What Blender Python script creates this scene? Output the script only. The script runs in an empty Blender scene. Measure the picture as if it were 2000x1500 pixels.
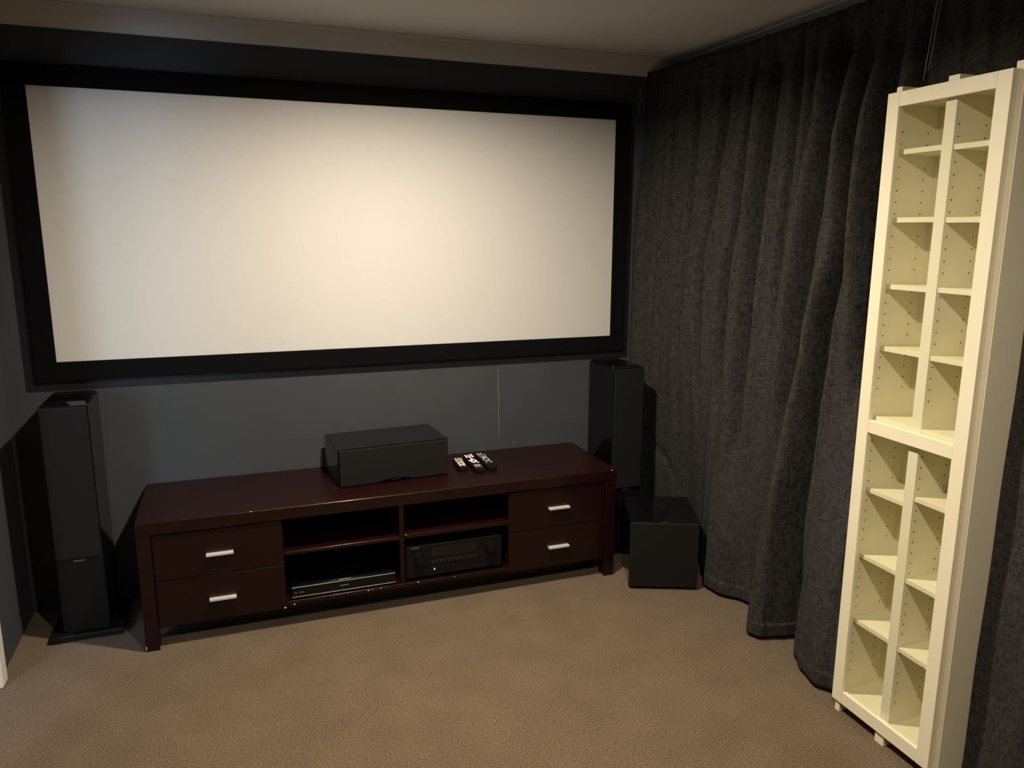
import bpy, bmesh, math, random
from mathutils import Vector, Matrix
random.seed(7)
S = bpy.context.scene
COL = S.collection

# ---------------------------------------------------------------- camera
cam_d = bpy.data.cameras.new('camera')
cam = bpy.data.objects.new('camera', cam_d); COL.objects.link(cam)
cam_d.sensor_fit = 'HORIZONTAL'; cam_d.sensor_width = 36.0
cam_d.lens = 1493.98 / 2000 * 36.0
cam_d.clip_start = 0.05
_r = Vector((0.93795991, -0.34672807, 0.00329292))
_u = Vector((0.06454922, 0.18393182, 0.98081725))
_f = Vector((0.34068255, 0.91975471, -0.1949017))
m = Matrix.Identity(4)
for i in range(3):
    m[i][0] = _r[i]; m[i][1] = _u[i]; m[i][2] = -_f[i]
m.translation = Vector((0.66383834, -3.50812134, 1.59157501))
cam.matrix_world = m
S.camera = cam

# ---------------------------------------------------------------- world, exposure
W = bpy.data.worlds.new('world'); S.world = W; W.use_nodes = True
W.node_tree.nodes['Background'].inputs[0].default_value = (0.55, 0.72, 1.0, 1)
W.node_tree.nodes['Background'].inputs[1].default_value = 0.25
S.view_settings.view_transform = 'Standard'; S.view_settings.look = 'None'
S.view_settings.exposure = 0.0; S.view_settings.gamma = 1.0
S.view_settings.use_curve_mapping = False

LAMP = (1.30, -1.16, 2.335)          # ceiling downlight of the room
LAMP_POWER = 53.0
LAMP_SPREAD = 168
LAMP2 = (1.30, -2.90, 2.335)         # second downlight above the camera
LAMP2_POWER = 32.0
DAY_STRENGTH = 18.0                   # daylight in the hall window

# ---------------------------------------------------------------- materials
def new_mat(name):
    mt = bpy.data.materials.new(name); mt.use_nodes = True
    nt = mt.node_tree
    return mt, nt, nt.nodes['Principled BSDF']

def mat(name, col, rough=0.5, spec=0.5, metal=0.0, var=0.10, scale=30.0, bump=0.0, bump_scale=200.0,
        coat=0.0, coat_rough=0.1, sheen=0.0, stretch=(1, 1, 1)):
    mt, nt, b = new_mat(name)
    N = nt.nodes; L = nt.links
    tc = N.new('ShaderNodeTexCoord'); mp = N.new('ShaderNodeMapping')
    mp.inputs['Scale'].default_value = stretch
    L.new(tc.outputs['Object'], mp.inputs[0])
    nz = N.new('ShaderNodeTexNoise'); nz.inputs['Scale'].default_value = scale; nz.inputs['Detail'].default_value = 4
    L.new(mp.outputs[0], nz.inputs['Vector'])
    rp = N.new('ShaderNodeValToRGB')
    rp.color_ramp.elements[0].position = 0.3; rp.color_ramp.elements[1].position = 0.7
    rp.color_ramp.elements[0].color = tuple(c * (1 - var) for c in col) + (1,)
    rp.color_ramp.elements[1].color = tuple(min(1, c * (1 + var)) for c in col) + (1,)
    L.new(nz.outputs['Fac'], rp.inputs[0]); L.new(rp.outputs[0], b.inputs['Base Color'])
    b.inputs['Roughness'].default_value = rough
    b.inputs['Specular IOR Level'].default_value = spec
    b.inputs['Metallic'].default_value = metal
    b.inputs['Coat Weight'].default_value = coat; b.inputs['Coat Roughness'].default_value = coat_rough
    b.inputs['Sheen Weight'].default_value = sheen
    if bump:
        n2 = N.new('ShaderNodeTexNoise'); n2.inputs['Scale'].default_value = bump_scale; n2.inputs['Detail'].default_value = 3
        L.new(mp.outputs[0], n2.inputs['Vector'])
        bp = N.new('ShaderNodeBump'); bp.inputs['Strength'].default_value = bump; bp.inputs['Distance'].default_value = 0.002
        L.new(n2.outputs['Fac'], bp.inputs['Height']); L.new(bp.outputs[0], b.inputs['Normal'])
    return mt

M = {}
M['wall'] = mat('charcoal_wall_paint', (0.054, 0.061, 0.070), 0.75, 0.25, var=0.05, scale=4, bump=0.12, bump_scale=300)
M['ceiling'] = mat('ceiling_paint', (0.66, 0.65, 0.64), 0.85, 0.2, var=0.03, scale=3)
M['white_trim'] = mat('white_gloss_paint', (0.80, 0.79, 0.76), 0.35, 0.5, var=0.02)
M['hall_wall'] = mat('pale_hall_paint', (0.70, 0.70, 0.68), 0.8, 0.2, var=0.02)
M['screen'] = mat('matte_white_screen', (0.64, 0.635, 0.625), 0.9, 0.1, var=0.008, scale=60)
M['velvet'] = mat('black_velvet', (0.0052, 0.0055, 0.0062), 0.95, 0.05, var=0.2, scale=300)
M['gloss_black'] = mat('piano_black_lacquer', (0.004, 0.004, 0.0045), 0.08, 0.5, var=0.1, scale=8, coat=0.3, coat_rough=0.04)
M['satin_black'] = mat('satin_black_vinyl', (0.0065, 0.0065, 0.007), 0.42, 0.4, var=0.15, scale=80, bump=0.1, bump_scale=600)
M['plastic_black'] = mat('black_plastic', (0.0035, 0.0035, 0.0037), 0.45, 0.3, var=0.15, scale=60)
M['grille'] = mat('speaker_grille_cloth', (0.0105, 0.0106, 0.0108), 0.9, 0.2, var=0.35, scale=900, bump=0.3, bump_scale=900)
M['silver'] = mat('brushed_silver', (0.78, 0.77, 0.73), 0.42, 0.5, metal=0.35, var=0.06, scale=40, stretch=(0.2, 8, 8))
M['badge'] = mat('silver_badge', (0.30, 0.30, 0.30), 0.35, 0.5, metal=0.4, var=0.05)
M['gold_badge'] = mat('gold_badge', (0.16, 0.14, 0.09), 0.4, 0.5, metal=0.3, var=0.05)
M['cream'] = mat('cream_white_foil', (0.88, 0.825, 0.62), 0.42, 0.4, var=0.015, scale=12)
M['cream_in'] = mat('cream_shelf_foil', (0.86, 0.81, 0.57), 0.5, 0.35, var=0.015, scale=12)
M['hole'] = mat('dark_peg_hole', (0.02, 0.016, 0.01), 0.9, 0.1)
M['chip'] = mat('bare_chipboard', (0.62, 0.52, 0.38), 0.8, 0.2, var=0.2, scale=300)
M['web'] = mat('pale_dust_thread', (0.55, 0.55, 0.52), 0.8, 0.2, var=0.2, scale=200)
M['rubber'] = mat('black_rubber', (0.01, 0.01, 0.01), 0.7, 0.3)
M['dim_grey'] = mat('dim_grey_plastic', (0.022, 0.021, 0.019), 0.5, 0.3, var=0.1)
M['key_cream'] = mat('cream_rubber_key', (0.62, 0.58, 0.46), 0.5, 0.4, var=0.05)
M['key_white'] = mat('white_rubber_key', (0.85, 0.83, 0.78), 0.45, 0.4, var=0.03)
M['key_tan'] = mat('tan_key', (0.42, 0.30, 0.22), 0.45, 0.4, var=0.1)
M['key_blue'] = mat('pale_blue_key', (0.42, 0.52, 0.60), 0.3, 0.5, var=0.08)
M['key_grey'] = mat('dark_grey_key', (0.10, 0.09, 0.085), 0.4, 0.4, var=0.1)

def wood():
    mt, nt, b = new_mat('dark_mahogany_stain'); N = nt.nodes; L = nt.links
    tc = N.new('ShaderNodeTexCoord'); mp = N.new('ShaderNodeMapping'); mp.inputs['Scale'].default_value = (1.2, 22, 22)
    L.new(tc.outputs['Object'], mp.inputs[0])
    nz = N.new('ShaderNodeTexNoise'); nz.inputs['Scale'].default_value = 5; nz.inputs['Detail'].default_value = 8; nz.inputs['Roughness'].default_value = 0.65
    L.new(mp.outputs[0], nz.inputs['Vector'])
    rp = N.new('ShaderNodeValToRGB')
    rp.color_ramp.elements[0].position = 0.25; rp.color_ramp.elements[1].position = 0.75
    rp.color_ramp.elements[0].color = (0.0072, 0.0009, 0.0010, 1)
    rp.color_ramp.elements[1].color = (0.0160, 0.0018, 0.0016, 1)
    L.new(nz.outputs['Fac'], rp.inputs[0]); L.new(rp.outputs[0], b.inputs['Base Color'])
    b.inputs['Roughness'].default_value = 0.42
    b.inputs['Specular IOR Level'].default_value = 0.2
    b.inputs['Coat Weight'].default_value = 0.45; b.inputs['Coat Roughness'].default_value = 0.16
    bp = N.new('ShaderNodeBump'); bp.inputs['Strength'].default_value = 0.06; bp.inputs['Distance'].default_value = 0.001
    L.new(nz.outputs['Fac'], bp.inputs['Height']); L.new(bp.outputs[0], b.inputs['Normal'])
    return mt
M['wood'] = wood()

def carpet():
    mt, nt, b = new_mat('taupe_cut_pile_carpet'); N = nt.nodes; L = nt.links
    tc = N.new('ShaderNodeTexCoord')
    fine = N.new('ShaderNodeTexNoise'); fine.inputs['Scale'].default_value = 230; fine.inputs['Detail'].default_value = 2.5; fine.inputs['Roughness'].default_value = 0.7
    big = N.new('ShaderNodeTexNoise'); big.inputs['Scale'].default_value = 5.5; big.inputs['Detail'].default_value = 3
    for n in (fine, big): L.new(tc.outputs['Object'], n.inputs['Vector'])
    rp = N.new('ShaderNodeValToRGB')
    rp.color_ramp.elements[0].position = 0.36; rp.color_ramp.elements[1].position = 0.66
    rp.color_ramp.elements[0].color = (0.046, 0.0305, 0.018, 1)
    rp.color_ramp.elements[1].color = (0.255, 0.182, 0.110, 1)
    L.new(fine.outputs['Fac'], rp.inputs[0])
    rb = N.new('ShaderNodeValToRGB')
    rb.color_ramp.elements[0].position = 0.35; rb.color_ramp.elements[1].position = 0.65
    rb.color_ramp.elements[0].color = (0.87, 0.86, 0.85, 1); rb.color_ramp.elements[1].color = (1.0, 1.0, 1.0, 1)
    L.new(big.outputs['Fac'], rb.inputs[0])
    mx = N.new('ShaderNodeMix'); mx.data_type = 'RGBA'; mx.blend_type = 'MULTIPLY'; mx.inputs[0].default_value = 1.0
    L.new(rp.outputs[0], mx.inputs[6]); L.new(rb.outputs[0], mx.inputs[7])
    L.new(mx.outputs[2], b.inputs['Base Color'])
    b.inputs['Roughness'].default_value = 1.0; b.inputs['Specular IOR Level'].default_value = 0.05
    b.inputs['Sheen Weight'].default_value = 0.15; b.inputs['Sheen Roughness'].default_value = 0.6
    bp = N.new('ShaderNodeBump'); bp.inputs['Strength'].default_value = 0.45; bp.inputs['Distance'].default_value = 0.004
    L.new(fine.outputs['Fac'], bp.inputs['Height']); L.new(bp.outputs[0], b.inputs['Normal'])
    return mt
M['carpet'] = carpet()

def linen():
    mt, nt, b = new_mat('charcoal_linen_weave'); N = nt.nodes; L = nt.links
    tc = N.new('ShaderNodeTexCoord')
    def nz(sc, detail=3):
        mp = N.new('ShaderNodeMapping'); mp.inputs['Scale'].default_value = sc
        L.new(tc.outputs['Object'], mp.inputs[0])
        n = N.new('ShaderNodeTexNoise'); n.inputs['Scale'].default_value = 1.0; n.inputs['Detail'].default_value = detail; n.inputs['Roughness'].default_value = 0.7
        L.new(mp.outputs[0], n.inputs['Vector']); return n
    a = nz((60, 260, 34)); c = nz((30, 30, 300)); d = nz((4, 4, 4))
    mx = N.new('ShaderNodeMath'); mx.operation = 'ADD'
    L.new(a.outputs['Fac'], mx.inputs[0]); L.new(c.outputs['Fac'], mx.inputs[1])
    ha = N.new('ShaderNodeMath'); ha.operation = 'MULTIPLY'; ha.inputs[1].default_value = 0.5; L.new(mx.outputs[0], ha.inputs[0])
    rp = N.new('ShaderNodeValToRGB')
    rp.color_ramp.elements[0].position = 0.36; rp.color_ramp.elements[1].position = 0.66
    rp.color_ramp.elements[0].color = (0.0085, 0.0087, 0.009, 1)
    rp.color_ramp.elements[1].color = (0.068, 0.067, 0.064, 1)
    L.new(ha.outputs[0], rp.inputs[0]); L.new(rp.outputs[0], b.inputs['Base Color'])
    b.inputs['Roughness'].default_value = 0.95; b.inputs['Specular IOR Level'].default_value = 0.1
    bp = N.new('ShaderNodeBump'); bp.inputs['Strength'].default_value = 0.35; bp.inputs['Distance'].default_value = 0.002
    L.new(ha.outputs[0], bp.inputs['Height']); L.new(bp.outputs[0], b.inputs['Normal'])
    return mt
M['linen'] = linen()

def glass():
    mt, nt, b = new_mat('clear_door_glass'); N = nt.nodes; L = nt.links
    tr = N.new('ShaderNodeBsdfTransparent'); tr.inputs[0].default_value = (0.975, 0.98, 0.965, 1)
    gl = N.new('ShaderNodeBsdfGlossy'); gl.inputs['Roughness'].default_value = 0.02
    fr = N.new('ShaderNodeFresnel'); fr.inputs[0].default_value = 1.45
    mx = N.new('ShaderNodeMixShader')
    ge = N.new('ShaderNodeNewGeometry'); inv = N.new('ShaderNodeMath'); inv.operation = 'SUBTRACT'; inv.inputs[0].default_value = 1.0
    mu = N.new('ShaderNodeMath'); mu.operation = 'MULTIPLY'
    L.new(ge.outputs['Backfacing'], inv.inputs[1]); L.new(inv.outputs[0], mu.inputs[0]); L.new(fr.outputs[0], mu.inputs[1])
    L.new(mu.outputs[0], mx.inputs[0]); L.new(tr.outputs[0], mx.inputs[1]); L.new(gl.outputs[0], mx.inputs[2])
    L.new(mx.outputs[0], N['Material Output'].inputs[0])
    return mt
M['glass'] = glass()

def emit(name, col, strength):
    mt, nt, b = new_mat(name)
    b.inputs['Base Color'].default_value = col + (1,)
    b.inputs['Emission Color'].default_value = col + (1,); b.inputs['Emission Strength'].default_value = strength
    return mt
M['day'] = emit('daylit_window_pane', (0.62, 0.78, 1.0), DAY_STRENGTH)
M['bulb'] = emit('lit_lamp_diffuser', (1.0, 0.82, 0.58), 6.0)

# ---------------------------------------------------------------- helpers
def link(name, bm, mt, parent=None, smooth=False):
    me = bpy.data.meshes.new(name); bm.normal_update(); bm.to_mesh(me); bm.free()
    me.materials.append(mt)
    if smooth:
        for p in me.polygons: p.use_smooth = True
    o = bpy.data.objects.new(name, me); COL.objects.link(o)
    if parent: o.parent = parent
    return o

def add_box(bm, x0, x1, y0, y1, z0, z1, bevel=0.0, seg=2):
    vs = [bm.verts.new((x, y, z)) for z in (z0, z1) for y in (y0, y1) for x in (x0, x1)]
    F = [(0, 2, 3, 1), (4, 5, 7, 6), (0, 1, 5, 4), (2, 6, 7, 3), (0, 4, 6, 2), (1, 3, 7, 5)]
    fs = [bm.faces.new([vs[i] for i in f]) for f in F]
    if bevel:
        es = set(e for f in fs for e in f.edges)
        bmesh.ops.bevel(bm, geom=list(es), offset=bevel, segments=seg, affect='EDGES', profile=0.5)

def soften(o):
    for p in o.data.polygons: p.use_smooth = True
    wn = o.modifiers.new('weighted_normals', 'WEIGHTED_NORMAL'); wn.keep_sharp = True; wn.weight = 100
    return o

def box(name, x0, x1, y0, y1, z0, z1, mt, parent=None, bevel=0.0015, seg=2):
    bm = bmesh.new(); add_box(bm, x0, x1, y0, y1, z0, z1, bevel, seg)
    o = link(name, bm, M[mt], parent)
    return soften(o) if bevel and mt in ('wood', 'gloss_black', 'cream', 'silver', 'badge') else o

def add_cyl(bm, c, r0, r1, h, axis='Z', n=24, bevel=0.0):
    geo = bmesh.ops.create_cone(bm, cap_ends=True, segments=n, radius1=r0, radius2=r1, depth=h)
    rot = {'Z': Matrix.Identity(3), 'Y': Matrix.Rotation(math.pi / 2, 3, 'X'), 'X': Matrix.Rotation(math.pi / 2, 3, 'Y')}[axis]
    for v in geo['verts']: v.co = rot @ v.co + Vector(c)
    if bevel:
        es = set(e for v in geo['verts'] for e in v.link_edges if len(e.link_faces) == 2 and e.calc_face_angle(0) > 0.8)
        bmesh.ops.bevel(bm, geom=list(es), offset=bevel, segments=2, affect='EDGES')

def cyl(name, c, r0, r1, h, mt, parent=None, axis='Z', n=24, bevel=0.0, smooth=False):
    bm = bmesh.new(); add_cyl(bm, c, r0, r1, h, axis, n, bevel)
    return link(name, bm, M[mt], parent, smooth)

def prism(name, pts, y0, y1, mt, parent=None, bevel=0.0):
    """outline in x,z extruded along y"""
    bm = bmesh.new()
    a = [bm.verts.new((x, y0, z)) for x, z in pts]; b = [bm.verts.new((x, y1, z)) for x, z in pts]
    n = len(pts); f0 = bm.faces.new(a); bm.faces.new(b[::-1])
    for i in range(n): bm.faces.new((a[i], b[i], b[(i + 1) % n], a[(i + 1) % n]))
    bmesh.ops.recalc_face_normals(bm, faces=bm.faces[:])
    if bevel: bmesh.ops.bevel(bm, geom=bm.edges[:], offset=bevel, segments=1, affect='EDGES')
    return link(name, bm, M[mt], parent)

def tag(o, label, cat, group=None, kind=None):
    o['label'] = label
    if cat: o['category'] = cat
    if group: o['group'] = group
    if kind: o['kind'] = kind
    return o

def thing(name, label, cat, loc, rz=0.0, group=None):
    o = bpy.data.objects.new(name, None); COL.objects.link(o)
    o.location = loc; o.rotation_euler = (0, 0, rz); o.empty_display_size = 0.05
    return tag(o, label, cat, group)

def struct(o, label, cat):
    return tag(o, label, cat, kind='structure')

# ---------------------------------------------------------------- the room
XL, XR, YB, ZC = -0.195, 2.90, -6.2, 2.42
DY0, DY1, DZ = -0.60, -1.42, 2.05           # doorway in the left wall
struct(box('floor', -2.6, XR + 0.12, YB - 0.12, 0.12, -0.1, 0.0, 'carpet', bevel=0), 'taupe brown cut pile carpet floor', 'floor')
struct(box('ceiling', -2.6, XR + 0.12, YB - 0.12, 0.12, ZC, ZC + 0.1, 'ceiling', bevel=0), 'plain warm grey ceiling', 'ceiling')
struct(box('wall_front', XL - 0.12, XR + 0.12, 0.0, 0.12, 0, ZC, 'wall', bevel=0), 'charcoal painted wall behind the projection screen', 'wall')
struct(box('wall_right', XR, XR + 0.12, YB, 0.0, 0, ZC, 'wall', bevel=0), 'charcoal wall behind the long curtain', 'wall')
struct(box('wall_back', XL - 0.12, XR + 0.12, YB - 0.12, YB, 0, ZC, 'wall', bevel=0), 'charcoal wall behind the camera', 'wall')
bm = bmesh.new()
add_box(bm, XL - 0.12, XL, DY0, 0.0, 0, ZC); add_box(bm, XL - 0.12, XL, YB, DY1, 0, ZC); add_box(bm, XL - 0.12, XL, DY1, DY0, DZ, ZC)
struct(link('wall_left', bm, M['wall']), 'charcoal left wall with an open doorway', 'wall')

def cove(name, p0, p1, inward, drop=0.078, out=0.078, label=''):
    """concave plaster cornice from p0 to p1 (xy), inward = unit xy vector into the room"""
    bm = bmesh.new(); prof = [(0, ZC - drop), (0.004, ZC - drop)]
    for k in range(9):
        a = k / 8 * math.pi / 2
        prof.append((out - (out - 0.006) * math.cos(a), ZC - 0.006 - (drop - 0.010) * (1 - math.sin(a))))
    prof += [(out, ZC - 0.001), (0, ZC - 0.001)]
    A = [bm.verts.new((p0[0] + inward[0] * d, p0[1] + inward[1] * d, z)) for d, z in prof]
    B = [bm.verts.new((p1[0] + inward[0] * d, p1[1] + inward[1] * d, z)) for d, z in prof]
    n = len(prof); bm.faces.new(A); bm.faces.new(B[::-1])
    for i in range(n): bm.faces.new((A[i], B[i], B[(i + 1) % n], A[(i + 1) % n]))
    bmesh.ops.recalc_face_normals(bm, faces=bm.faces[:])
    return struct(link(name, bm, M['ceiling']), label, 'cornice')
cove('trim_1', (XL, 0), (XR, 0), (0, -1), label='coved plaster cornice above the projection screen')
cove('trim_2', (XR, 0), (XR, YB), (-1, 0), label='coved plaster cornice above the curtain')
cove('trim_3', (XL, 0), (XL, YB), (1, 0), label='coved plaster cornice above the left wall doorway')
# white door casing with a bullnose edge
bm = bmesh.new()
add_box(bm, XL, XL + 0.026, DY0, DY0 + 0.07, 0, DZ + 0.07, 0.011, 4)
add_box(bm, XL, XL + 0.026, DY1 - 0.07, DY1, 0, DZ + 0.07, 0.011, 4)
add_box(bm, XL, XL + 0.026, DY1 + 0.001, DY0 - 0.001, DZ, DZ + 0.07, 0.011, 4)
struct(link('trim_4', bm, M['white_trim']), 'white rounded door casing at the left edge of the picture', 'door casing')
bm = bmesh.new()
add_box(bm, XL - 0.12, XL, DY0 - 0.012, DY0, 0, DZ); add_box(bm, XL - 0.12, XL, DY1, DY1 + 0.012, 0, DZ); add_box(bm, XL - 0.12, XL, DY1 + 0.012, DY0 - 0.012, DZ - 0.012, DZ)
struct(link('door_1', bm, M['white_trim']), 'white jamb lining of the open doorway', 'door frame')
# hall beyond the doorway with a daylit window
struct(box('wall_hall_left', -2.6, -2.5, -3.7, 0.0, 0, ZC, 'hall_wall', bevel=0), 'pale wall on the far side of the hall', 'wall')
struct(box('wall_hall_front', -2.5, XL - 0.12, -0.02, 0.1, 0, ZC, 'hall_wall', bevel=0), 'pale wall at the far end of the hall', 'wall')
bm = bmesh.new(); wx0, wx1, wz0, wz1 = -2.2, -1.45, 0.75, 2.05
add_box(bm, -2.5, wx0, -3.72, -3.62, 0, ZC); add_box(bm, wx1, XL - 0.12, -3.72, -3.62, 0, ZC)
add_box(bm, wx0, wx1, -3.72, -3.62, 0, wz0); add_box(bm, wx0, wx1, -3.72, -3.62, wz1, ZC)
struct(link('wall_hall_back', bm, M['hall_wall']), 'pale hall wall holding the daylit window', 'wall')
w1 = struct(bpy.data.objects.new('window_1', None), 'daylit window at the end of the hall', 'window'); COL.objects.link(w1); w1.location = ((wx0 + wx1) / 2, -3.66, wz0)
hw, hh = (wx1 - wx0) / 2, wz1 - wz0
box('pane', -hw + 0.03, hw - 0.03, -0.004, 0.004, 0.03, hh - 0.03, 'day', w1, 0)
for a in ((-hw, -hw + 0.03, 0, hh), (hw - 0.03, hw, 0, hh), (-hw + 0.03, hw - 0.03, 0, 0.03), (-hw + 0.03, hw - 0.03, hh - 0.03, hh)):
    box('window_frame', a[0], a[1], -0.02, 0.02, a[2], a[3], 'white_trim', w1, 0.002)

# ---------------------------------------------------------------- ceiling downlight
def downlight(pos, power, label):
    lt = thing('ceiling_downlight', label, 'lamp', (pos[0], pos[1], ZC), 0, 'ceiling downlights')
    bm = bmesh.new()
    prof = [(0.0, 0.0), (0.055, 0.0), (0.055, -0.078), (0.050, -0.080), (0.046, -0.078), (0.046, -0.070), (0.0, -0.070)]
    n = 32; rings = []
    for r_, z_ in prof:
        rings.append([bm.verts.new((r_ * math.cos(2 * math.pi * k / n), r_ * math.sin(2 * math.pi * k / n), z_)) for k in range(n)] if r_ > 0 else [bm.verts.new((0, 0, z_))])
    for a, b in zip(rings, rings[1:]):
        for k in range(n):
            if len(a) == 1: bm.faces.new((a[0], b[k], b[(k + 1) % n]))
            elif len(b) == 1: bm.faces.new((a[k], b[0], a[(k + 1) % n]))
            else: bm.faces.new((a[k], b[k], b[(k + 1) % n], a[(k + 1) % n]))
    bmesh.ops.recalc_face_normals(bm, faces=bm.faces[:])
    link('housing', bm, M['white_trim'], lt, True)
    cyl('lens', (0, 0, -0.073), 0.045, 0.045, 0.004, 'bulb', lt, n=32)
    ld = bpy.data.lights.new('downlight_beam', 'AREA'); ld.shape = 'DISK'; ld.size = 0.075
    ld.energy = power; ld.color = (1.0, 0.86, 0.67); ld.spread = math.radians(LAMP_SPREAD)
    lo = bpy.data.objects.new('downlight_beam', ld); COL.objects.link(lo); lo.parent = lt; lo.location = (0, 0, -0.083)
downlight(LAMP, LAMP_POWER, 'small white surface mounted ceiling downlight near the projection screen')
downlight(LAMP2, LAMP2_POWER, 'small white surface mounted ceiling downlight further from the projection screen')

# ---------------------------------------------------------------- projection screen
SX0, SX1, SZ0, SZ1, BW = 0.0, 2.4866, 1.0721, 2.1279, 0.080
ps = thing('projection_screen', 'large wide blank white projection screen in a black velvet frame', 'screen', ((SX0 + SX1) / 2, 0, SZ0))
hx, hz = (SX1 - SX0) / 2, SZ1 - SZ0
box('screen_surface', -hx - 0.01, hx + 0.01, -0.028, -0.020, -0.01, hz + 0.01, 'screen', ps, 0)
box('frame_bar', -hx - BW, hx + BW, -0.038, 0, hz, hz + BW, 'velvet', ps, 0.003)
box('frame_bar', -hx - BW, hx + BW, -0.038, 0, -BW, 0, 'velvet', ps, 0.003)
box('frame_bar', -hx - BW, -hx, -0.038, 0, 0, hz, 'velvet', ps, 0.003)
box('frame_bar', hx, hx + BW, -0.038, 0, 0, hz, 'velvet', ps, 0.003)

# ---------------------------------------------------------------- television cabinet
KX0, KX1, KYF, KYB, KZ = 0.2794, 2.2928, -0.506, -0.006, 0.520
ox = (KX0 + KX1) / 2
tv = thing('television_cabinet', 'long low dark mahogany television cabinet with four drawers under the screen', 'cabinet', (ox, 0, 0))
def K(name, x0, x1, y0, y1, z0, z1, mt='wood', parent=None, bevel=0.002):
    return box(name, x0 - ox, x1 - ox, y0, y1, z0, z1, mt, parent or tv, bevel)
K('top', KX0, KX1, KYF, KYB, KZ - 0.051, KZ, bevel=0.004)
for x0 in (KX0 + 0.001, KX1 - 0.051):
    K('leg', x0, x0 + 0.050, KYF + 0.002, KYF + 0.055, 0, KZ - 0.051)
    K('leg', x0, x0 + 0.050, KYB - 0.055, KYB - 0.002, 0, KZ - 0.051)
K('side_panel', KX0 + 0.012, KX0 + 0.030, KYF + 0.055, KYB - 0.055, 0.085, KZ - 0.051)
K('side_panel', KX1 - 0.030, KX1 - 0.012, KYF + 0.055, KYB - 0.055, 0.085, KZ - 0.051)
K('back_panel', KX0 + 0.055, KX1 - 0.055, -0.022, -0.012, 0.09, KZ - 0.051)
K('partition', 0.789, 0.807, -0.478, -0.022, 0.090, KZ - 0.051)
K('partition', 1.765, 1.783, -0.478, -0.022, 0.090, KZ - 0.051)
K('partition', 1.276, 1.296, -0.498, -0.022, 0.1155, KZ - 0.051)
K('bottom_board', 0.807, 1.765, -0.499, -0.022, 0.098, 0.1155)
K('drawer_floor', KX0 + 0.03, 0.789, -0.478, -0.022, 0.090, 0.102)
K('drawer_floor', 1.783, KX1 - 0.03, -0.478, -0.022, 0.090, 0.102)
K('shelf', 0.807, 1.276, -0.496, -0.022, 0.314, 0.329)
K('shelf', 1.296, 1.765, -0.500, -0.022, 0.319, 0.338)
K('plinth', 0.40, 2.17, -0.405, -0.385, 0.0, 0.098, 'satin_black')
DR = [(0.3325, 0.806, 0.2785, 0.4625, 0.569, 0.364), (0.3325, 0.806, 0.088, 0.2755, 0.569, 0.178),
      (1.7655, 2.2395, 0.2795, 0.4625, 2.006, 0.370), (1.7655, 2.2395, 0.088, 0.2765, 2.006, 0.184)]
for x0, x1, z0, z1, hxc, hzc in DR:
    d = K('drawer', x0, x1, KYF + 0.010, -0.10, z0, z1)
    h = bmesh.new()
    add_box(h, hxc - 0.050 - ox, hxc + 0.050 - ox, KYF - 0.011, KYF + 0.0105, hzc - 0.0048, hzc + 0.0048, 0.0016)
    hd = link('handle', h, M['silver'], d); hd['label'] = 'short brushed silver bar handle'
# pale chips where the veneer is worn off
def chip(x, y, z, sx, sz):
    bm = bmesh.new(); bmesh.ops.create_icosphere(bm, subdivisions=1, radius=1)
    for v in bm.verts:
        k = 1 + random.uniform(-0.25, 0.25)
        v.co = Vector((x - ox + v.co.x * sx * k, y + v.co.y * 0.0022, z + v.co.z * sz * k))
    c = link('veneer_chip', bm, M['chip'], tv); c['label'] = 'pale chip in the dark veneer edge'
for a in [(0.693, -0.5045, 0.5185, 0.006, 0.0022), (0.282, -0.5035, 0.016, 0.0022, 0.012), (0.801, -0.4965, 0.0905, 0.006, 0.004),
          (0.836, -0.4985, 0.1005, 0.005, 0.003), (1.138, -0.4985, 0.1105, 0.006, 0.002), (1.155, -0.4985, 0.112, 0.003, 0.002), (1.19, -0.4985, 0.112, 0.004, 0.002),
          (1.352, -0.4985, 0.113, 0.006, 0.002), (1.303, -0.4995, 0.336, 0.004, 0.002), (2.268, -0.5045, 0.518, 0.004, 0.002), (1.515, -0.4985, 0.113, 0.004, 0.0015)]:
    chip(*a)

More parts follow.
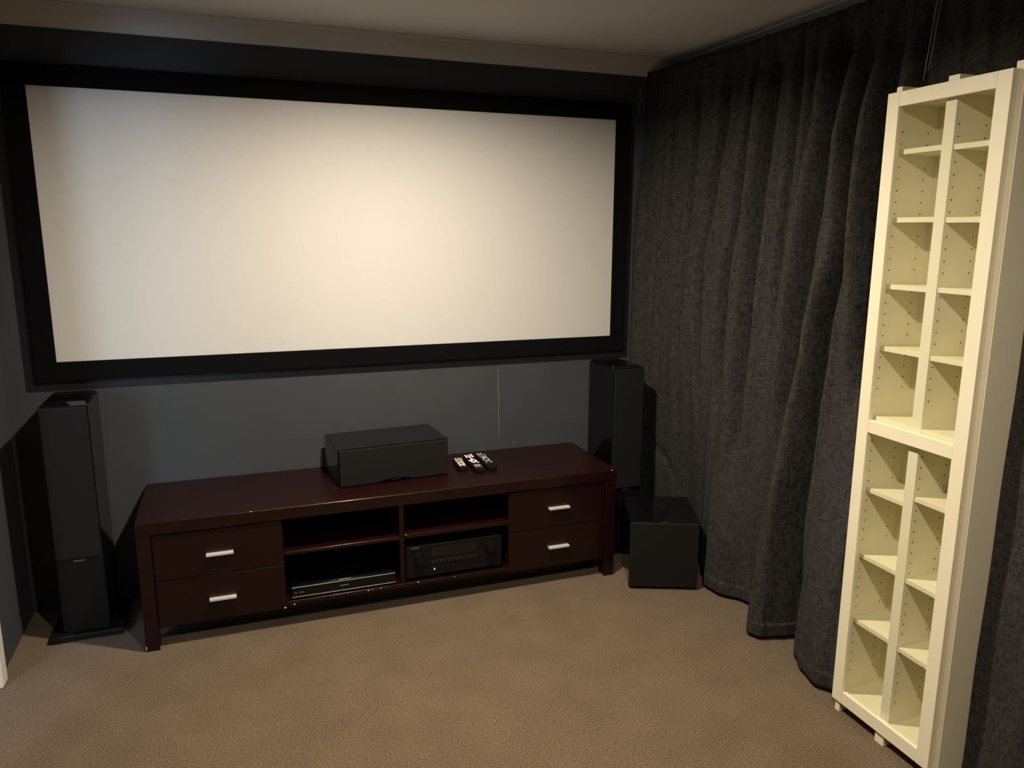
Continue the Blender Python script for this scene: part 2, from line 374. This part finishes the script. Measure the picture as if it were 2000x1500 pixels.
# ---------------------------------------------------------------- loudspeakers
def tower(loc, label):
    t = thing('tower_speaker', label, 'speaker', loc, 0, 'black floor standing tower speakers')
    # local: front at y=0, goes back to +y
    box('plinth', -0.130, 0.130, -0.026, 0.262, 0.006, 0.030, 'satin_black', t, 0.003)
    for sx in (-0.11, 0.11):
        for sy in (0.0, 0.235): cyl('spike', (sx, sy, 0.003), 0.005, 0.007, 0.006, 'rubber', t, n=10)
    bm = bmesh.new(); zt = 0.9435
    lo = [bm.verts.new(p) for p in ((-0.083, 0, 0.030), (0.083, 0, 0.030), (0.083, 0.262, 0.030), (-0.083, 0.262, 0.030))]
    mi = [bm.verts.new(p) for p in ((-0.083, 0, zt), (0.083, 0, zt), (0.083, 0.262, zt), (-0.083, 0.262, zt))]
    hi = [bm.verts.new(p) for p in ((-0.069, 0.034, zt + 0.0115), (0.069, 0.034, zt + 0.0115), (0.069, 0.250, zt + 0.0115), (-0.069, 0.250, zt + 0.0115))]
    bm.faces.new(lo[::-1]); bm.faces.new(hi)
    for A, B in ((lo, mi), (mi, hi)):
        for k in range(4): bm.faces.new((A[k], A[(k + 1) % 4], B[(k + 1) % 4], B[k]))
    bmesh.ops.bevel(bm, geom=bm.edges[:], offset=0.0014, segments=2, affect='EDGES')
    soften(link('body', bm, M['gloss_black'], t))
    box('front_baffle', -0.080, 0.080, -0.004, 0.001, 0.034, 0.340, 'plastic_black', t, 0.001)
    g = box('grille', -0.079, 0.079, -0.014, 0.000, 0.342, 0.940, 'grille', t, 0.003)
    b = box('badge', -0.020, 0.020, -0.0065, -0.003, 0.327, 0.331, 'badge', t, 0.0005); b['label'] = 'thin silver maker badge'
    return t
tower((0.054, -0.300, 0), 'black tower speaker left of the mahogany cabinet, beside the doorway')
tower((2.466, -0.276, 0), 'black tower speaker in the right corner, behind the subwoofer')

cs = thing('center_speaker', 'black horizontal centre speaker standing on the mahogany cabinet', 'speaker', (1.300, -0.319, KZ), math.atan2(0.034, 0.492))
box('body', -0.247, 0.247, 0.002, 0.285, 0.004, 0.166, 'gloss_black', cs, 0.003, 3)
pts = [(-0.242, 0.004), (-0.10, 0.004), (-0.075, 0.006), (-0.05, 0.011), (-0.03, 0.015), (0.03, 0.015), (0.05, 0.011), (0.075, 0.006), (0.10, 0.004), (0.242, 0.004), (0.242, 0.160), (-0.242, 0.160)]
prism('grille', pts, -0.012, 0.0025, 'grille', cs, 0.0015)
b = box('badge', -0.021, 0.021, -0.013, 0.001, 0.0065, 0.0125, 'plastic_black', cs, 0.001); b['label'] = 'small dark badge under the grille notch'
for sx in (-0.22, 0.22):
    for sy in (0.03, 0.26): cyl('foot', (sx, sy, 0.002), 0.012, 0.012, 0.004, 'rubber', cs, n=14)

sw = thing('subwoofer', 'black cube subwoofer on the carpet between cabinet and curtain', 'subwoofer', (2.4285, -0.725, 0), math.atan2(-0.12, 0.285))
box('body', -0.155, 0.155, 0.016, 0.350, 0.008, 0.322, 'gloss_black', sw, 0.003, 3)
box('grille', -0.152, 0.152, 0.0, 0.017, 0.012, 0.318, 'grille', sw, 0.005, 2)
b = box('badge', -0.019, 0.016, 0.001, 0.018, 0.3175, 0.3205, 'dim_grey', sw, 0.0005); b['label'] = 'narrow grey badge on the top edge'
for sx in (-0.12, 0.12):
    for sy in (0.05, 0.31): cyl('foot', (sx, sy, 0.004), 0.017, 0.015, 0.008, 'rubber', sw, n=16)

# ---------------------------------------------------------------- receiver and disc player
rv = thing('receiver', 'black audio receiver with two round knobs in the lower right cabinet bay', 'receiver', (1.519, -0.480, 0.1155))
box('chassis', -0.205, 0.205, 0.012, 0.330, 0.018, 0.152, 'satin_black', rv, 0.002)
box('front_panel', -0.216, 0.216, -0.008, 0.013, 0.014, 0.157, 'plastic_black', rv, 0.003)
for kx, kz, kr in ((-0.160, 0.103, 0.0225), (0.161, 0.112, 0.0235)):
    k = cyl('knob', (kx, -0.020, kz), kr, kr * 0.93, 0.024, 'plastic_black', rv, 'Y', 32, 0.002, False)
    cyl('knob_ring', (kx, -0.0085, kz), kr + 0.004, kr + 0.004, 0.003, 'satin_black', rv, 'Y', 32)
    box('pointer', kx - 0.001, kx + 0.001, -0.0335, -0.0315, kz + kr * 0.3, kz + kr * 0.8, 'dim_grey', k, 0)
box('display_window', -0.105, 0.100, -0.0095, -0.007, 0.098, 0.142, 'gloss_black', rv, 0.0005)
box('trim_strip', -0.112, 0.105, -0.0115, -0.007, 0.0800, 0.0825, 'dim_grey', rv, 0.0004)
bm = bmesh.new()
for k in range(12): add_box(bm, -0.105 + k * 0.0175, -0.093 + k * 0.0175, -0.0115, -0.007, 0.070, 0.075, 0.0004, 1)
o = link('button_row', bm, M['dim_grey'], rv); o['kind'] = 'stuff'
b = box('badge', -0.194, -0.158, -0.0095, -0.007, 0.1462, 0.1500, 'gold_badge', rv, 0.0003); b['label'] = 'small pale gold maker badge'
cyl('headphone_jack', (-0.092, -0.0095, 0.042), 0.005, 0.004, 0.005, 'silver', rv, 'Y', 16)
box('power_button', -0.172, -0.148, -0.0105, -0.007, 0.067, 0.0705, 'dim_grey', rv, 0.0004)
box('input_cover', 0.095, 0.185, -0.0095, -0.007, 0.0285, 0.0300, 'dim_grey', rv, 0.0003)
for sx in (-0.17, 0.17):
    for sy in (0.04, 0.29): cyl('foot', (sx, sy, 0.008), 0.018, 0.018, 0.018, 'rubber', rv, n=16)

dp = thing('disc_player', 'slim black disc player with silver edge lines in the lower left cabinet bay', 'player', (1.043, -0.478, 0.1155))
box('chassis', -0.208, 0.208, 0.010, 0.300, 0.006, 0.050, 'gloss_black', dp, 0.002)
box('front_panel', -0.213, 0.213, -0.008, 0.011, 0.010, 0.050, 'plastic_black', dp, 0.002)
box('trim_strip', -0.213, 0.213, -0.0105, -0.005, 0.0493, 0.0510, 'badge', dp, 0.0006)
box('trim_strip', -0.213, 0.213, -0.0105, -0.005, 0.0080, 0.0097, 'badge', dp, 0.0006)
b = box('badge', -0.019, 0.017, -0.0092, -0.007, 0.0290, 0.0312, 'badge', dp, 0.0002); b['label'] = 'tiny pale maker lettering strip'
b = box('disc_mark', -0.202, -0.193, -0.0092, -0.007, 0.024, 0.031, 'key_grey', dp, 0.0002)
b = box('disc_mark', -0.182, -0.167, -0.0092, -0.007, 0.0262, 0.0282, 'badge', dp, 0.0002)
for sx in (-0.17, 0.17):
    for sy in (0.04, 0.26): cyl('foot', (sx, sy, 0.003), 0.012, 0.012, 0.006, 'rubber', dp, n=14)

# ---------------------------------------------------------------- remote controls
def rbox(bm, cx, cy, sx, sy, z0, z1, bev): add_box(bm, cx - sx / 2, cx + sx / 2, cy - sy / 2, cy + sy / 2, z0, z1, bev, 1)
def remote(label, loc, rz, Lr, Wr, H, pads):
    t = thing('remote_control', label, 'remote', loc, rz, 'remote controls on the cabinet')
    bm = bmesh.new(); N = 14; rows = []
    for k in range(N + 1):                                     # tapering, rounded body, front end at -y
        f = k / N; y = -Lr / 2 + Lr * f; e = min(f, 1 - f) * N
        w = Wr * (0.94 + 0.06 * math.sin(f * math.pi)) * (0.86 if e < 0.5 else 0.97 if e < 1.5 else 1.0)
        h = H * (0.80 if e < 0.5 else 0.95 if e < 1.5 else 1.0); b0 = 0.0015 if e < 0.5 else 0.0
        sec = [(-w / 2 * 0.80, b0), (-w / 2, h * 0.35), (-w / 2 * 0.97, h * 0.75), (-w / 2 * 0.84, h), (w / 2 * 0.84, h), (w / 2 * 0.97, h * 0.75), (w / 2, h * 0.35), (w / 2 * 0.80, b0)]
        rows.append([bm.verts.new((x, y, z)) for x, z in sec])
    for a, b in zip(rows, rows[1:]):
        for j in range(8): bm.faces.new((a[j], a[(j + 1) % 8], b[(j + 1) % 8], b[j]))
    bm.faces.new(rows[0]); bm.faces.new(rows[-1][::-1]); bmesh.ops.recalc_face_normals(bm, faces=bm.faces[:])
    link('case', bm, M['plastic_black'], t)
    for nm, mt, rects in pads:
        bm = bmesh.new()
        for cx, cy, sx, sy in rects: rbox(bm, cx, cy, sx, sy, H - 0.001, H + 0.0022, min(sx, sy) * 0.25)
        o = link(nm, bm, M[mt], t); o['kind'] = 'stuff'
    return t
g = [(-0.0125 + 0.0125 * i, 0.055 - 0.0165 * j, 0.0095, 0.0105) for j in range(3) for i in range(3)]
g += [(-0.012, 0.004, 0.010, 0.010), (0.006, 0.004, 0.020, 0.009), (0.0, -0.012, 0.030, 0.009), (-0.011, -0.028, 0.011, 0.012), (0.010, -0.028, 0.013, 0.012), (0.0, -0.046, 0.030, 0.012), (-0.009, -0.058, 0.011, 0.007), (0.009, -0.058, 0.011, 0.007)]
remote('short black remote with cream keys, nearest the centre speaker', (1.627, -0.215, KZ), -0.09, 0.168, 0.047, 0.020, [('keypad', 'key_cream', g)])
w2 = [(-0.014, 0.085, 0.009, 0.042), (0.0, 0.080, 0.009, 0.048), (0.0145, 0.090, 0.010, 0.050), (0.0, 0.040, 0.010, 0.012), (-0.016, 0.016, 0.010, 0.010), (0.016, -0.022, 0.010, 0.010)]
for k in range(9):
    a = -0.5 + k * 0.62
    w2.append((0.001 + 0.0105 * math.cos(a), 0.004 + 0.022 * math.sin(a), 0.010, 0.013))
w2 += [(-0.013 + 0.0087 * i, -0.060, 0.0058, 0.007) for i in range(4)] + [(-0.009 + 0.009 * i, -0.074, 0.0055, 0.006) for i in range(3)]
w2b = [(-0.013 + 0.013 * i, -0.090, 0.007, 0.006) for i in range(3)]
remote('long black remote with bright white keys, between the other two remotes', (1.689, -0.228, KZ), -0.035, 0.240, 0.048, 0.021, [('keypad', 'key_white', w2), ('lower_keys', 'key_tan', w2b)])
w3 = [(-0.014, 0.092, 0.009, 0.009), (0.0, 0.093, 0.010, 0.008)]
w3t = [(-0.014 + 0.014 * i, 0.078 - 0.013 * j, 0.008, 0.006) for j in range(3) for i in range(3)] + [(-0.013, -0.050, 0.009, 0.010)]
w3b = [(0.012 * math.cos(k * 0.7), -0.002 + 0.026 * math.sin(k * 0.7), 0.008, 0.012) for k in range(9)] + [(0.0, 0.036, 0.030, 0.006)]
w3w = w3 + [(0.012, -0.046, 0.009, 0.008)]
remote('long black remote with pale blue ring of keys, furthest from the centre speaker', (1.753, -0.218, KZ), -0.03, 0.224, 0.052, 0.022, [('keypad', 'key_white', w3w), ('number_keys', 'key_tan', w3t), ('ring_keys', 'key_blue', w3b)])

# ---------------------------------------------------------------- white glass-door shelf tower
bk = thing('shelf_tower', 'tall narrow cream white shelf tower with a glazed door against the curtain', 'bookcase', (2.5082, -1.6806, 0), -1.5922)
PF, PB, PT = 0.021, 0.176, 2.008
box('side_panel', 0.010, 0.030, PF, PB, 0, PT, 'cream', bk, 0.001)
box('side_panel', 0.382, 0.4085, PF, PB, 0, PT, 'cream', bk, 0.001)
box('divider', 0.186, 0.2215, PF, PB, 0, PT, 'cream', bk, 0.001)
for f0, f1 in ((0.010, 0.030), (0.186, 0.2215), (0.382, 0.4085)):
    box('foot', f0, f1, 0.0085, PF, 0, 0.032, 'cream', bk, 0.0006)
cols = [(0.030, 0.186), (0.2215, 0.382)]
for c0, c1 in cols:
    box('top_board', c0, c1, PF + 0.001, PB - 0.008, 1.957, 1.975, 'cream_in', bk, 0.0006)
    box('middle_board', c0, c1, PF + 0.001, PB - 0.008, 1.016, 1.034, 'cream_in', bk, 0.0006)
    box('bottom_board', c0, c1, PF + 0.001, PB - 0.008, 0.060, 0.078, 'cream_in', bk, 0.0006)
    box('back_panel', c0, c1, PB - 0.008, PB - 0.004, 0.060, 1.975, 'cream_in', bk, 0)
for ci, zs in ((0, (1.831, 1.637, 1.441, 1.253, 0.799, 0.575, 0.347)), (1, (1.828, 1.635, 1.443, 1.250, 0.828, 0.569, 0.342))):
    c0, c1 = cols[ci]
    for z in zs: box('shelf', c0 + 0.0005, c1 - 0.0005, PF + 0.004, PB - 0.009, z - 0.0145, z, 'cream_in', bk, 0.0006)
    # rows of peg holes in both faces of the bay
    bm = bmesh.new()
    for yy in (PF + 0.016, PB - 0.042):
        z = 0.150
        while z < 1.90:
            if all(abs(z - s + 0.007) > 0.018 for s in zs) and abs(z - 1.025) > 0.06:
                add_cyl(bm, (c0 + 0.0002, yy, z), 0.0022, 0.0022, 0.0008, 'X', 8)
                add_cyl(bm, (c1 - 0.0002, yy, z), 0.0022, 0.0022, 0.0008, 'X', 8)
            z += 0.0333
    o = link('peg_holes', bm, M['hole'], bk); o['kind'] = 'stuff'
door = bpy.data.objects.new('door', None); COL.objects.link(door); door.parent = bk; door.empty_display_size = 0.05
DW, DZ0, DZ1, ST = 0.3926, 0.040, 1.990, 0.0437
box('stile', 0, ST, 0, 0.018, DZ0, DZ1, 'cream', door, 0.0015)
box('stile', DW - ST, DW, 0, 0.018, DZ0, DZ1, 'cream', door, 0.0015)
for z0, z1 in ((DZ0, 0.084), (0.982, 1.022), (1.949, DZ1)):
    box('rail', ST, DW - ST, 0.0006, 0.018, z0, z1, 'cream', door, 0.0012)
for z0, z1 in ((0.084, 0.982), (1.022, 1.949)):
    p = box('glass_pane', ST, DW - ST, 0.010, 0.013, z0, z1, 'glass', door, 0); p['label'] = 'clear glass pane'

# ---------------------------------------------------------------- curtain
def interp(tab, t):
    if t >= tab[0][0]: return tab[0][1]
    for (a, xa), (b, xb) in zip(tab, tab[1:]):
        if t >= b:
            k = (a - t) / (a - b); k = k * k * (3 - 2 * k)
            return xa + (xb - xa) * k
    return tab[-1][1]
def interp_up(tab, t):
    return interp([(-a, b) for a, b in tab], -t)
def sst(a, b, t):
    k = max(0, min(1, (t - a) / (b - a))); return k * k * (3 - 2 * k)
HEM = [(0.0, 2.632), (-0.05, 2.645), (-0.15, 2.70), (-0.25, 2.735), (-0.42, 2.765), (-0.56, 2.735), (-0.68, 2.67), (-0.775, 2.618), (-0.86, 2.622), (-0.96, 2.69), (-1.04, 2.742), (-1.095, 2.715),
       (-1.14, 2.585), (-1.19, 2.539), (-1.235, 2.553), (-1.262, 2.63), (-1.285, 2.735), (-1.305, 2.75), (-1.345, 2.66), (-1.40, 2.592), (-1.48, 2.552), (-1.57, 2.537), (-1.63, 2.565),
       (-1.68, 2.68), (-1.73, 2.735), (-1.90, 2.74), (-2.05, 2.735), (-2.0932, 2.73), (-2.0958, 2.612), (-2.16, 2.60), (-2.24, 2.602), (-2.36, 2.67), (-2.46, 2.735), (-2.55, 2.70), (-2.68, 2.62), (-2.80, 2.68), (-2.92, 2.74), (-3.05, 2.66), (-3.2, 2.62), (-3.4, 2.72)]
TOP = [(0.0, 2.672), (-0.10, 2.690), (-0.47, 2.722), (-0.74, 2.742), (-1.03, 2.752), (-1.40, 2.752), (-2.0, 2.752), (-2.0932, 2.74), (-2.0958, 2.622), (-2.16, 2.612), (-2.25, 2.615), (-2.36, 2.69), (-2.5, 2.745), (-2.62, 2.70), (-2.75, 2.66), (-2.9, 2.74), (-3.1, 2.67), (-3.4, 2.74)]
#        y(z) track                               width  depth  (z0 fade-in, z1 full, z2 full, z3 fade-out)
GROOVES = [([(0.6, -0.855), (1.1, -0.845), (1.7, -0.865), (2.14, -0.89)], 0.027, 0.085, (0.45, 0.95, 2.05, 2.38)),
           ([(0.7, -1.12), (1.28, -1.15), (1.5, -1.165), (1.8, -1.20), (2.0, -1.235)], 0.034, 0.105, (0.45, 1.05, 2.1, 2.38)),
           ([(0.2, -1.285), (0.86, -1.285), (1.2, -1.305), (1.6, -1.35), (1.95, -1.355)], 0.025, 0.110, (0.10, 0.6, 1.9, 2.3)),
           ([(1.4, -1.475), (1.9, -1.47)], 0.026, 0.085, (0.9, 1.3, 1.95, 2.3)),
           ([(0.9, -0.52), (1.4, -0.51), (1.75, -0.555), (2.05, -0.60)], 0.018, 0.045, (0.6, 1.2, 2.1, 2.36)),
           ([(1.07, -0.69), (1.32, -0.69), (1.75, -0.735), (2.07, -0.77)], 0.018, 0.060, (0.7, 1.2, 2.1, 2.36)),
           ([(0.9, -0.98), (2.0, -1.02)], 0.014, 0.028, (0.9, 1.4, 2.1, 2.38)),
           ([(0.9, -1.06), (2.0, -1.09)], 0.012, 0.024, (1.1, 1.6, 2.1, 2.38)),
           ([(0.9, -0.34), (2.0, -0.40)], 0.016, 0.026, (0.6, 1.2, 2.1, 2.36)),
           ([(0.9, -0.20), (2.0, -0.24)], 0.016, 0.022, (0.6, 1.2, 2.1, 2.36)),
           ([(0.9, -1.59), (2.0, -1.58)], 0.018, 0.035, (0.9, 1.3, 2.1, 2.36))]
def curtain_x(y, z):
    s = sst(0.0, 1.25, z)
    s = s * 0.88 + 0.12 * sst(0.6, 2.3, z)
    x = interp(HEM, y) * (1 - s) + interp(TOP, y) * s
    # the panel leans a little into the room at its middle height
    x -= 0.030 * math.sin(math.pi * min(1, z / 2.36)) * sst(0, -0.12, y) if y > -1.6 else 0.0
    for tr, w, d, (z0, z1, z2, z3) in GROOVES:
        amp = sst(z0, z1, z) * (1 - sst(z2, z3, z))
        if amp <= 0: continue
        t = (y - interp_up(tr, z)) / w
        if abs(t) > 5: continue
        x += amp * d * (math.exp(-t * t) - 0.45 * math.exp(-((t - 2.1) / 1.1) ** 2) - 0.30 * math.exp(-((t + 2.1) / 1.1) ** 2))
    x += 0.0035 * math.sin(y * 71 + 0.8 * math.sin(z * 2.1)) * sst(0.2, 1.2, z) + 0.0022 * math.sin(y * 133 + 1.3 + z * 1.5) * sst(0.5, 1.8, z)
    x += 0.004 * math.sin(y * 23 + z * 5.1) * math.sin(z * 6.3 + y * 9)
    x -= 0.05 * math.exp(-((y + 0.01) / 0.07) ** 2) * sst(0.3, 1.05, z) * (1 - sst(1.5, 2.2, z))
    # slack creases: beside the tower speaker and low on the second fold
    def crease(y0, z0, y1, z1, w, d):
        dy, dz = y1 - y0, z1 - z0; L2 = dy * dy + dz * dz; t = max(0, min(1, ((y - y0) * dy + (z - z0) * dz) / L2))
        e = math.hypot(y - y0 - dy * t, z - z0 - dz * t) / w
        return d * math.exp(-e * e) * math.sin(math.pi * max(0.08, min(0.92, t)))
    x += crease(-0.12, 0.56, -0.33, 0.385, 0.016, 0.020)
    x += crease(-0.98, 0.20, -1.13, 0.17, 0.013, 0.022)
    x += crease(-1.36, 0.72, -1.56, 0.92, 0.014, 0.010)
    x += crease(-0.80, 0.33, -0.95, 0.24, 0.014, -0.012)
    # clear of the shelf tower
    if -2.115 < y < -1.665:
        k = sst(-1.665, -1.695, y) * sst(-2.0958, -2.0932, y)
        x = max(x, x * (1 - k) + max(x, 2.715) * k)
    return min(x, 2.884)
ct = thing('curtain', 'full height charcoal linen curtain hanging in deep folds along the right wall', 'curtain', (2.70, 0, 0))
def sheet(name, z0, z1, nz, dx, th):
    bm = bmesh.new(); Y = []; y = -0.006
    while y > -3.4: Y.append(y); y -= 0.0075
    Y = sorted([q for q in Y if abs(q + 2.0945) > 0.004] + [-2.0932, -2.0958], reverse=True)
    Z = [z0 + (z1 - z0) * k / nz for k in range(nz + 1)]
    g = [[bm.verts.new((curtain_x(y, z) - 2.70 - dx, y, z)) for y in Y] for z in Z]
    for a, b in zip(g, g[1:]):
        for j in range(len(Y) - 1): bm.faces.new((a[j], b[j], b[j + 1], a[j + 1]))
    o = link(name, bm, M['linen'], ct, True)
    sm = o.modifiers.new('thickness', 'SOLIDIFY'); sm.thickness = th; sm.offset = 0
    return o
sheet('fabric', 0.016, 2.362, 96, 0.0, 0.0024)
h = sheet('hem', 0.014, 0.075, 5, 0.0, 0.0031); h['label'] = 'stitched hem band along the bottom of the curtain'
tk = box('curtain_track', 0.085, 0.097, -3.4, -0.09, 2.325, 2.340, 'white_trim', ct, 0.001)

# ---------------------------------------------------------------- dust threads
def thread(pts, r, label):
    bm = bmesh.new(); rows = []
    for k, p in enumerate(pts):
        rr = r * (0.5 if k in (0, len(pts) - 1) else 1)
        rows.append([bm.verts.new((p[0] + rr * math.cos(a), p[1] + rr * math.sin(a), p[2])) for a in (0, 2.09, 4.19)])
    for a, b in zip(rows, rows[1:]):
        for j in range(3): bm.faces.new((a[j], a[(j + 1) % 3], b[(j + 1) % 3], b[j]))
    bm.faces.new(rows[0]); bm.faces.new(rows[-1][::-1]); bmesh.ops.recalc_face_normals(bm, faces=bm.faces[:])
    return tag(link('cobweb_strand', bm, M['web']), label, 'cobweb', 'cobweb strands on walls')
thread([(1.889 + 0.002 * math.sin(k * 1.3) + 0.0004 * k, -0.0012, 0.93 - k * 0.0273) for k in range(14)], 0.0007, 'thin pale cobweb strand on the wall above the remotes')
thread([(1.975, -0.0012, 0.560), (1.974, -0.0012, 0.545), (1.976, -0.0012, 0.530)], 0.0007, 'tiny pale cobweb wisp on the wall just above the cabinet top')
thread([(2.630, -0.004, 2.29), (2.631, -0.004, 2.25), (2.628, -0.004, 2.20), (2.623, -0.004, 2.155)], 0.0012, 'pale cobweb wisp high on the wall at the curtain edge')
thread([(2.700, -1.650, 2.330), (2.700, -1.640, 2.240), (2.700, -1.634, 2.165), (2.700, -1.627, 2.100), (2.700, -1.623, 2.050)], 0.0008, 'pale cobweb strand before the curtain, reaching lowest above the shelf tower')
thread([(2.700, -1.665, 2.330), (2.700, -1.655, 2.240), (2.700, -1.648, 2.165), (2.700, -1.641, 2.110), (2.700, -1.636, 2.075)], 0.0006, 'shorter fainter cobweb strand before the curtain, above the shelf tower')
